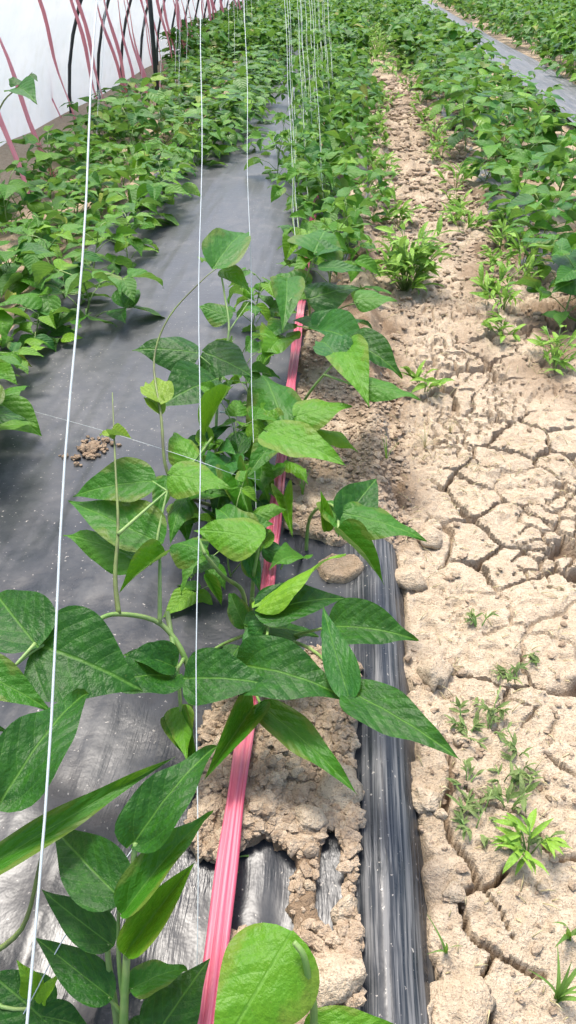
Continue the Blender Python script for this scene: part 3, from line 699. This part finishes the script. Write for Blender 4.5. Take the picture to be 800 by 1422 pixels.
# ------------------------------------------------------------------ pink tape along the row
def ribbon(pts, width, normal, thick=.0012, pleat=.0035, nx=8, twist=None):
    v = []; f = []; uv = []; k = len(pts); d = 0
    for i, p in enumerate(pts):
        t = (pts[min(i+1, k-1)]-pts[max(i-1, 0)]).normalized(); n = normal-t*normal.dot(t); n.normalize()
        if twist: n = Matrix.Rotation(twist(i/(k-1)), 3, t) @ n
        s = t.cross(n)
        if i: d += (pts[i]-pts[i-1]).length
        w = width*(1+.08*math.sin(d*13)+.05*math.sin(d*31+1))
        for side in (1, -1):
            for j in range(nx+1):
                a = (j/nx-.5); e = pleat*math.cos(a*2*math.pi*2.5+.3*math.sin(d*9))*(1-abs(a)) - pleat*2.0*a*a
                v.append(p+s*(a*w)+n*(e+side*thick/2)); uv.append((j/nx, d))
    st = 2*(nx+1)
    for i in range(k-1):
        for j in range(nx):
            a = i*st+j; f.append((a, a+1, a+st+1, a+st)); c = a+nx+1; f.append((c+1, c, c+st, c+st+1))
        a = i*st; f.append((a, a+st, a+st+nx+1, a+nx+1)); b = a+nx; f.append((b, b+nx+1, b+st+nx+1, b+st))
    return v, f, uv
tp = []
for u, v in ((285, 1460), (290, 1422), (318, 1200), (347, 985), (368, 850), (384, 700), (398, 590), (414, 460), (428, 352), (445, 230), (462, 110)):
    q = P(u, v, .045); tp.append(Vector((q.x, q.y, .045)))
tp = smooth_path(tp, 10)
for i, q in enumerate(tp):
    q.z = .056+.014*math.exp(-((q.y-.8)/.3)**2)+.006*math.sin(q.y*4.1)+.003*math.sin(q.y*13)
v, f, uv = ribbon(tp, .030, Vector((0, 0, 1)), pleat=.0045)
tag(mesh_obj('pink_tape', v, f, M_tape, None, True, uv), 'long creased pink plastic tape stretched along the foreground bean row', 'tape')

# pink straps leaning against the greenhouse wall
def strap(base, top, w=.03):
    n = Vector((.9, -.45, .1)); pts = [base.lerp(top, i/14) for i in range(15)]
    for i, q in enumerate(pts): q.x += .012*math.sin(i*.9+base.y*3)
    v, f, uv = ribbon(pts, w, n, pleat=.003, nx=5, twist=lambda s: .5*math.sin(s*7+base.y*2))
    tag(mesh_obj('pink_strap', v, f, M_strap, None, True, uv), 'pink plastic strap slanting up from the bean row to the greenhouse wall', 'strap', 'pink straps slanting up the greenhouse wall')
for (u0, v0, u1, v1) in ((42, 275, 0, 155), (72, 236, 0, 55), (84, 158, 20, 0)):
    b0 = P(u0, v0, .02); d1 = ray(u1, v1)
    tt = (b0.y+.10)/d1.y; q = Vector((0, 0, CAM_H))+d1*tt
    top = b0+(q-b0)*(1.45/(q.z-b0.z)); b0.z = -.03
    strap(b0, top)
y = 6.3
while y < 17:
    yy = y+rn.uniform(-.15, .15); x0 = -1.95+rn.uniform(-.08, .08)
    strap(Vector((x0, yy, -.04)), Vector((x0-.20+rn.uniform(-.05, .05), yy+rn.uniform(-.25, .15), 1.25)), .03)
    y += rn.uniform(.20, .42)

# ------------------------------------------------------------------ white strings
sdir = ray(293, -2365).normalized()
def string(p, label, group=None, r=.0020, ztop=2.15, zbot=0.0, name='white_string'):
    a = p-sdir*((p.z-zbot)/sdir.z); b_ = p+sdir*((ztop-p.z)/sdir.z)
    b = MB(); pts = []
    for i in range(41):
        s = i/40; q = a.lerp(b_, s); q.z -= .012*math.sin(math.pi*s); q.x += .0025*math.sin(s*37); pts.append(q)
    b.tube(pts, r, 6); return tag(b.build(name, M_string), label, 'string', group), b_
s1, top1 = string(P(66, 1000, .48), 'thick white string crossing in front of the broad leaf beside the vine tip', r=.0014)
string(P(275, 800, .34), 'white string rising past the leaf cluster behind the thick string', r=.0009)
string(P(352, 600, .20), 'white string rising beside the three dark leaves on the film', r=.0009)
tops = [top1]; bases = []
for k, yy in enumerate((2.9, 3.3, 3.6, 3.9, 4.2, 4.5, 4.8, 5.1, 5.4, 5.7, 6.0, 6.4, 6.8, 7.2, 7.6, 8.0)):
    bq = Vector((-.12+rn.uniform(-.12, .08), yy, .02)); bases.append(bq)
    _, tq = string(bq, 'thin white string climbing from the far plants of the pink tape row', 'strings over the far end of the pink tape row', r=.0009)
    tops.append(tq)
def climber(base, reach, label, group, n=8):
    t = thing('bean_vine', label, 'bean vine', base, group); mb = MB(); pts = []
    for i in range(46):
        h = reach*i/45; c = sdir*(h/sdir.z); a = h*26+base.y
        pts.append(c+Vector((math.cos(a)*.007, math.sin(a)*.007, -.03*(i == 0))))
    mb.tube(pts, [.0035-.0022*i/45 for i in range(46)], 5)
    for k in range(n):
        q = pts[8+int(36*k/n)]; a = k*2.4+base.y*5; d = Vector((math.cos(a)*.8, math.sin(a)*.8, .5)); e = q+d*rn.uniform(.03, .07); mb.tube([q, e], [.0016, .0012], 4)
        for da in (0, 1.3, -1.3):
            dd = Vector((math.cos(a+da), math.sin(a+da), rn.uniform(-.8, .1))).normalized()
            part('leaf', LM[rn.randrange(8)], t, leaf_matrix(e, e+dd*rn.uniform(.05, .09)*(1.15-.5*k/n), rn.uniform(.6, .8), R(rn.uniform(-35, 35))))
    mb.build('stem', M_stem, t)
for k, (q, reach) in enumerate(zip(bases, (.5, .62, .45, .75, .55, .8, .5, .9, .65, .7, .8, .7, .6, .8, .7, .6))):
    climber(Vector((q.x, q.y, max(0, soil_z(q.x, q.y)))), reach, 'thin bean vine twining up a white string in the far pink tape row', 'vines on the strings of the pink tape row', 6+k % 3)
for k in range(16):
    string(Vector((rn.uniform(-1.9, -1.2), 5.5+k*.5, .0)), 'thin white string rising out of the dense wall row', 'strings over the wall row', r=.0012)
b = MB(); b.tube([(sum(q.x for q in tops)/len(tops), y, 2.15) for y in (1.5, 5, 9, 14, 18)], .003, 6)
tag(b.build('support_wire', M_wire), 'galvanised wire overhead that the white strings hang from', 'wire')
def line(pts, label, r=.0009):
    b = MB(); b.tube(smooth_path([P(*q) for q in pts], 6), r, 5); tag(b.build('white_string', M_string), label, 'string')
s2 = P(275, 800, .34); hook = min((s2+sdir*(.01*k) for k in range(-60, 40)), key=lambda q: abs(CY-F_PX*(q-Vector((0, 0, CAM_H))).dot(upv)/(q-Vector((0, 0, CAM_H))).dot(fwd)-1045))
line([(15, 1440, .05), (48, 1380, .10), (100, 1285, .17), (180, 1185, hook.z*.8), (276, 1045, hook.z)], 'thin white string running diagonally across the pale stemmed plant', .0007)
line([(28, 566, .03), (150, 600, .06), (260, 635, .25), (330, 660, .22), (372, 668, .05)], 'slack thin thread strung across the film to the leaf cluster', .0006)
line([(305, 572, .14), (330, 573, .14), (372, 571, .12)], 'short pale twig lying among leaves beside the pink tape', .003)

# ------------------------------------------------------------------ clods and crumbs
def clod_geo(seed, sub=2):
    bm = bmesh.new(); bmesh.ops.create_icosphere(bm, subdivisions=sub, radius=1); rn = random.Random(seed)
    off = rn.uniform(0, 50)
    for v in bm.verts:
        p = v.co.normalized()
        n = float(fbm(np.array([p.x*1.6+off+p.z]), np.array([p.y*1.6+p.z*1.3+off]), seed, 3)[0]); n2 = float(fbm(np.array([p.x*5+off]), np.array([p.y*5+p.z*4]), seed+9, 2)[0])
        n3 = float(fbm(np.array([p.x*13+off]), np.array([p.y*13+p.z*11]), seed+19, 2)[0])
        v.co = p*(1+.55*n+.30*n2+.10*n3)
        for ax in ((.8, .1, .5), (-.5, .7, .4), (.1, -.8, .55)):                # chipped flats
            a = Vector(ax).normalized(); d = v.co.dot(a)
            if d > .72: v.co -= a*(d-.72)*.8
        v.co.z *= .72
    me = bpy.data.meshes.new('clod'); bm.to_mesh(me); bm.free(); me.materials.append(M_soil); me.shade_smooth(); return me
CL = [clod_geo(i*7+1, 3) for i in range(6)]
def clod(x, y, r, label, group=None, sq=1.0, sink=.36):
    o = bpy.data.objects.new('soil_clod', random.choice(CL)); C.objects.link(o)
    o.location = (x, y, max(soil_z(x, y), float(film_z(np.array([x]), np.array([y]))[0]))+r*.72*sq*(1-2*sink)); o.scale = (r, r*random.uniform(.75, 1.1), r*sq); o.rotation_euler = (random.uniform(-.4, .4), random.uniform(-.4, .4), random.uniform(0, 6.28))
    return tag(o, label, 'soil clod', group)
for (u, v, rp, lab, sq) in ((570, 797, 24, 'rounded brown clod of soil behind the end of the film strip', .8), (603, 930, 32, 'big dark sided clod on the path beside the narrow film strip', .9),
      (590, 1108, 22, 'pale clod of soil lying against the edge of the film strip', .8), (455, 1372, 48, 'broad flat clod beside the large round ribbed leaf', .55), (466, 1112, 30, 'round clod on the soil heap under the long drooping leaf tip', .9),
      (476, 1278, 20, 'small clod at the edge of the soil heap by the film sliver', .9), (640, 1380, 44, 'wide crumbly clod on the path beside the end of the film strip', .4), (600, 745, 22, 'reddish brown clod below the glossy leaf tip', .8),
      (425, 1150, 26, 'clod in the middle of the crumbly soil heap', .8), (410, 1060, 22, 'clod under the long drooping leaf on the soil heap', .8)):
    q = P(u, v, .01); pm = (621+.806*(v-711))/1.1
    clod(q.x, q.y, rp/pm, lab, None, sq)
rc = random.Random(3)
for k in range(92):
    if k < 60: x, y = rc.uniform(-.18, .06), rc.uniform(.42, .98)
    elif k < 85: x, y = rc.uniform(-.14, .18), rc.uniform(1.4, 2.4)
    else: x, y = rc.uniform(.18, .36), rc.uniform(.5, 1.6)
    z, _, _, _, _, so = soil_fields(np.array([x]), np.array([y]))
    if so[0] < .6: continue
    clod(x, y, rc.uniform(.007, .017), 'small crumbly clod of dry brown soil along the planting strip', 'small soil clods along the planting strip', .9)
# crumbs: too many to count
N = 26000
cx = np.random.uniform(-.2, 1.0, N); cyy = .25+np.random.uniform(0, 1, N)**1.7*4.2
cx[:10000] = np.random.uniform(-.20, .07, 10000); cyy[:10000] = np.random.uniform(.36, 1.02, 10000)
cx[10000:15000] = np.random.uniform(.15, .95, 5000); cyy[10000:15000] = np.random.uniform(2.2, 9.5, 5000)
cx[15000:18000] = np.random.uniform(-.12, .2, 3000); cyy[15000:18000] = np.random.uniform(1.35, 2.4, 3000)
zz, ck, _, czz, _, so = soil_fields(cx, cyy)
clump = vnoise(cx*9, cyy*9, 301)
keep = (so > .55) & (np.random.uniform(0, 1, N) < (1-.85*czz)*(.15+.9*sstep(.38, .7, clump))+.03)
ico = bmesh.new(); bmesh.ops.create_icosphere(ico, subdivisions=1, radius=1); iv = np.array([tuple(v.co) for v in ico.verts]); fi = np.array([[v.index for v in f.verts] for f in ico.faces]); ico.free()
vv = []; ff = []; nb = 0; cr_r = []
for x, y, z in zip(cx[keep], cyy[keep], zz[keep]):
    r = random.choice((.0022, .003, .003, .004, .004, .0055, .0075))*random.uniform(.8, 1.3)*(1+.12*y+max(0, y-2)*.45)*(1.25 if x < .08 and y < 1.1 else 1)
    w = iv*(1+.28*np.random.uniform(-1, 1, (len(iv), 1)))*r*np.array([random.uniform(.7, 1.3), random.uniform(.7, 1.3), random.uniform(.4, .8)])
    c_, s_ = math.cos(x*999), math.sin(x*999); w = np.stack([w[:, 0]*c_-w[:, 1]*s_, w[:, 0]*s_+w[:, 1]*c_, w[:, 2]], 1)+(x, y, z+r*.3)
    cr_r += [.7*random.random()**2]*len(iv); vv.append(w); ff.append(fi+nb); nb += len(iv)
crumbs = mesh_obj('soil_crumbs', np.concatenate(vv).tolist(), np.concatenate(ff).tolist(), M_clod, None, False, None, cr_r)
tag(crumbs, 'loose crumbs of dry soil scattered over path and planting strip', 'soil crumbs'); crumbs['kind'] = 'stuff'

hp = P(128, 625, .02); hv = []; hf = []; hn = 0; hr = []
for k in range(170):
    a = random.uniform(0, 6.28); rr = abs(random.gauss(0, .5)); x = hp.x+.055*rr*math.cos(a); y = hp.y+.075*rr*math.sin(a); r = random.uniform(.003, .010)
    z = float(film1(np.array([x]), np.array([y]))[0])+r*.35+max(0, .008*(1-rr))
    w = iv*(1+.28*np.random.uniform(-1, 1, (len(iv), 1)))*r*np.array([1, random.uniform(.7, 1.2), .75])+(x, y, z)
    hv.append(w); hf.append(fi+hn); hn += len(iv); hr += [.4+.6*random.random()]*len(iv)
heap = tag(mesh_obj('soil_heap', np.concatenate(hv).tolist(), np.concatenate(hf).tolist(), M_clod, None, False, None, hr), 'small heap of dark brown crumbs lying alone on the plastic film', 'soil heap'); heap['kind'] = 'stuff'

# ------------------------------------------------------------------ weeds and grass on the path
WG_ = {'yellowish': 'weeds along the pink tape row', 'pale st': 'weeds before the row across the path', 'pale weed o': 'weeds at the distant end of the path', 'sparse dusty': 'creeping weed sprigs near the wide crack'}
def weed(u, v, size, n, label, lift=55, leafL=.06, up=1.0):
    q = P(u, v, .0); z = soil_z(q.x, q.y); t = thing('weed', label, 'weed', (q.x, q.y, z), next((g for k, g in WG_.items() if label.startswith(k)), None)); rn = random.Random(int(u*7+v)); mb = MB()
    for k in range(n):
        a = rn.uniform(0, 6.28); el = R(rn.uniform(lift-35, min(88, lift+30))); L = size*rn.uniform(.4, 1)
        e = Vector((math.cos(a)*math.cos(el), math.sin(a)*math.cos(el), math.sin(el)*up))*L
        mb.tube([Vector((0, 0, -.015)), e*.55+Vector((0, 0, L*.06)), e], [.0016, .0013, .0009], 4)
        for j in range(rn.choice((3, 4, 5))):
            B = e*rn.uniform(.45, 1.0); aa = a+rn.uniform(-1.6, 1.6); ee = R(rn.uniform(-15, 55))
            d = Vector((math.cos(aa)*math.cos(ee), math.sin(aa)*math.cos(ee), math.sin(ee)))
            part('leaf', (WD if 'creeping' in label or 'dusty' in label or 'scrappy' in label else WM)[rn.randrange(2)], t, leaf_matrix(B, B+d*leafL*rn.uniform(.6, 1.15), rn.uniform(.5, .85), R(rn.uniform(-40, 40))))
    mb.build('stem', M_stem, t)
weed(562, 405, .27, 58, 'bushy bright green weed growing at the path edge by the leaning bean leaves', 58, .085)
weed(590, 545, .09, 6, 'small upright weed alone on the pale cracked crust', 60, .07)
weed(722, 385, .16, 12, 'loose green weed at the far side of the path under the bean row', 55, .08)
weed(700, 330, .13, 8, 'small weed under the nearest bean leaf across the path', 60, .07)
weed(770, 520, .09, 8, 'dark small weed at the foot of the single leaf across the path', 50, .05)
weed(735, 1185, .055, 7, 'low bright weed sprouting beside the wide crack in the path', 45, .045)
weed(708, 1120, .045, 6, 'scrappy little weed between crumbs above the wide crack', 35, .03)
weed(685, 985, .05, 7, 'patch of sparse creeping weed on the pale path', 30, .022)
weed(720, 1045, .05, 6, 'thin creeping weed with tiny leaves on the dry crust', 30, .022)
weed(665, 870, .05, 5, 'tiny dusty seedling on the path near the big dark sided clod', 30, .02)
weed(535, 250, .14, 12, 'light weed beside the strip of film far up the path', 60, .07)
weed(600, 205, .16, 8, 'sparse weed far up the path below the bean row', 60, .08)
weed(510, 60, .35, 14, 'pale weed clump where the path fades out', 65, .12)
weed(530, 150, .2, 10, 'pale weed tuft on the far left edge of the path', 65, .09)
rw = random.Random(12)
for k in range(16):
    weed(rw.uniform(640, 760), rw.uniform(900, 1180), .04, 4, 'sparse dusty creeping weed sprig on the crust near the wide crack', 28, .022)
mbs = MB()
for k in range(1500):
    if k < 1000: x, y = rw.uniform(.17, .85), 1.7+7*rw.random()
    else: x, y = rw.uniform(.17, .7), rw.uniform(.4, 1.9)
    z = 0; a = rw.uniform(0, 6.28); l = rw.uniform(.012, .05)*(1 if y > 1.7 else .6)
    mbs.v += []; z = STRAWZ(x, y)
    d = Vector((math.cos(a), math.sin(a), rw.uniform(-.1, .5)))*l
    mbs.tube([Vector((x, y, z+.002)), Vector((x, y, z+.004))+d*.5+Vector((0, 0, l*.1)), Vector((x, y, z+.002))+d], [.0011, .001, .0005], 3, rw.random())
st_ = tag(mbs.build('straw_litter', M_straw), 'dry straw bits littering the dirt path', 'straw'); st_['kind'] = 'stuff'
for k in range(9):
    yy = 3.9+k*.62; xx = .22+rw.uniform(-.04, .06); q = Vector((xx, yy, 0))-Vector((0, 0, CAM_H))
    u_ = CX+F_PX*q.dot(rgt)/q.dot(fwd); v_ = CY-F_PX*q.dot(upv)/q.dot(fwd)
    weed(u_, v_, .15, 9, 'yellowish straggling weed along the path side of the pink tape row', 58, .08)
for k in range(8):
    yy = 3.0+k*.8; xx = .62+rw.uniform(-.06, .06); q = Vector((xx, yy, 0))-Vector((0, 0, CAM_H))
    u_ = CX+F_PX*q.dot(rgt)/q.dot(fwd); v_ = CY-F_PX*q.dot(upv)/q.dot(fwd)
    weed(u_, v_, .16, 8, 'pale straggling weed in front of the bean row across the path', 55, .08)
for k in range(9):
    yy = 2.35+k*.24; xx = .70+rw.uniform(-.12, .10); q = Vector((xx, yy, 0))-Vector((0, 0, CAM_H))
    u_ = CX+F_PX*q.dot(rgt)/q.dot(fwd); v_ = CY-F_PX*q.dot(upv)/q.dot(fwd)
    weed(u_, v_, .13, 8, 'pale straggling weed in front of the bean row across the path', 55, .065)
for k in range(7):
    yy = 9.5+k*.7; xx = .42+rw.uniform(-.16, .16); q = Vector((xx, yy, 0))-Vector((0, 0, CAM_H))
    u_ = CX+F_PX*q.dot(rgt)/q.dot(fwd); v_ = CY-F_PX*q.dot(upv)/q.dot(fwd)
    weed(u_, v_, .30, 10, 'pale weed overgrowing the distant end of the dirt path', 62, .12)
def grass(u, v, L, n, label, lean=0.0, mat=None, w=.0045):
    q = P(u, v, .0); z = soil_z(q.x, q.y); t = thing('grass_tuft', label, 'grass', (q.x, q.y, z)); rn = random.Random(int(u*3+v))
    for k in range(n):
        a = rn.uniform(0, 6.28); l = L*rn.uniform(.5, 1.1); b = rn.uniform(.2, .9)
        pts = [Vector((math.cos(a)*b*l*s*s, math.sin(a)*b*l*s*s, l*(s-.35*b*s*s)-.01)) for s in [i/8 for i in range(9)]]
        vtx = []; fcs = []; uv = []; side = Vector((-math.sin(a), math.cos(a), 0))
        for i, p in enumerate(pts):
            ww = w*(1-(i/8)**1.5)*.5+.0002; x0 = Vector((rn.uniform(0, 0), 0, 0))
            for j, c in ((0, -1), (1, 0), (2, 1)): vtx.append(p+side*ww*c+Vector((0, 0, -.0008*(c == 0)))); uv.append((.5+.1*c, i/8))
        for i in range(8):
            for j in (0, 1): fcs.append((i*3+j, i*3+j+1, i*3+j+4, i*3+j+3))
        mesh_obj('blade', vtx, fcs, mat or M_weed, t, True, uv)
grass(620, 1320, .10, 4, 'few long grass blades arching beside the film strip end')
grass(775, 1385, .13, 7, 'grass tuft with long blades at the crumbly right side of the path', w=.008)
grass(790, 1300, .10, 4, 'broad bladed grass shoot above the long bladed tuft', w=.011)
grass(590, 620, .09, 10, 'sparse dry grass tuft on the cracked crust', mat=M_straw, w=.003)
grass(535, 655, .08, 5, 'thin upright grass by the brown crumbs at the path edge')
grass(625, 600, .07, 6, 'faded wisp of grass next to the dry tuft', mat=M_straw, w=.003)
grass(420, 700, .10, 5, 'grass shoots between the pink tape and the glossy leaves')
grass(345, 1215, .07, 3, 'dark grass sprout in the film slit right of the pink tape', w=.008)
grass(372, 1190, .12, 2, 'pale grass blade leaning over the soil heap', w=.006)
grass(640, 270, .12, 10, 'yellowish grass tuft on the shaded side of the far path', mat=M_straw)
grass(570, 180, .12, 10, 'dry grass wisps in the middle of the far path', mat=M_straw)
# withered leaves in the wall row and on the ground
for (u, v, z) in ((165, 255, .25), (150, 270, .2), (90, 310, .2), (75, 330, .15), (200, 215, .25), (10, 420, .12), (130, 175, .3), (215, 120, .3), (250, 180, .3), (60, 375, .15), (430, 352, .1), (20, 495, .05)):
    B = P(u, v, z); a = rn.uniform(0, 6.28); o = bpy.data.objects.new('withered_leaf', rn.choice(LD)); C.objects.link(o)
    o.matrix_world = leaf_matrix(B, B+Vector((math.cos(a)*.08, math.sin(a)*.08, rn.uniform(-.04, .02))), .45, R(rn.uniform(-60, 60)))
    tag(o, 'withered pinkish brown leaf caught among the green bean leaves', 'withered leaf', 'withered leaves among the bean rows')
print('plates', n_plate, count, 'objects', len(bpy.data.objects))
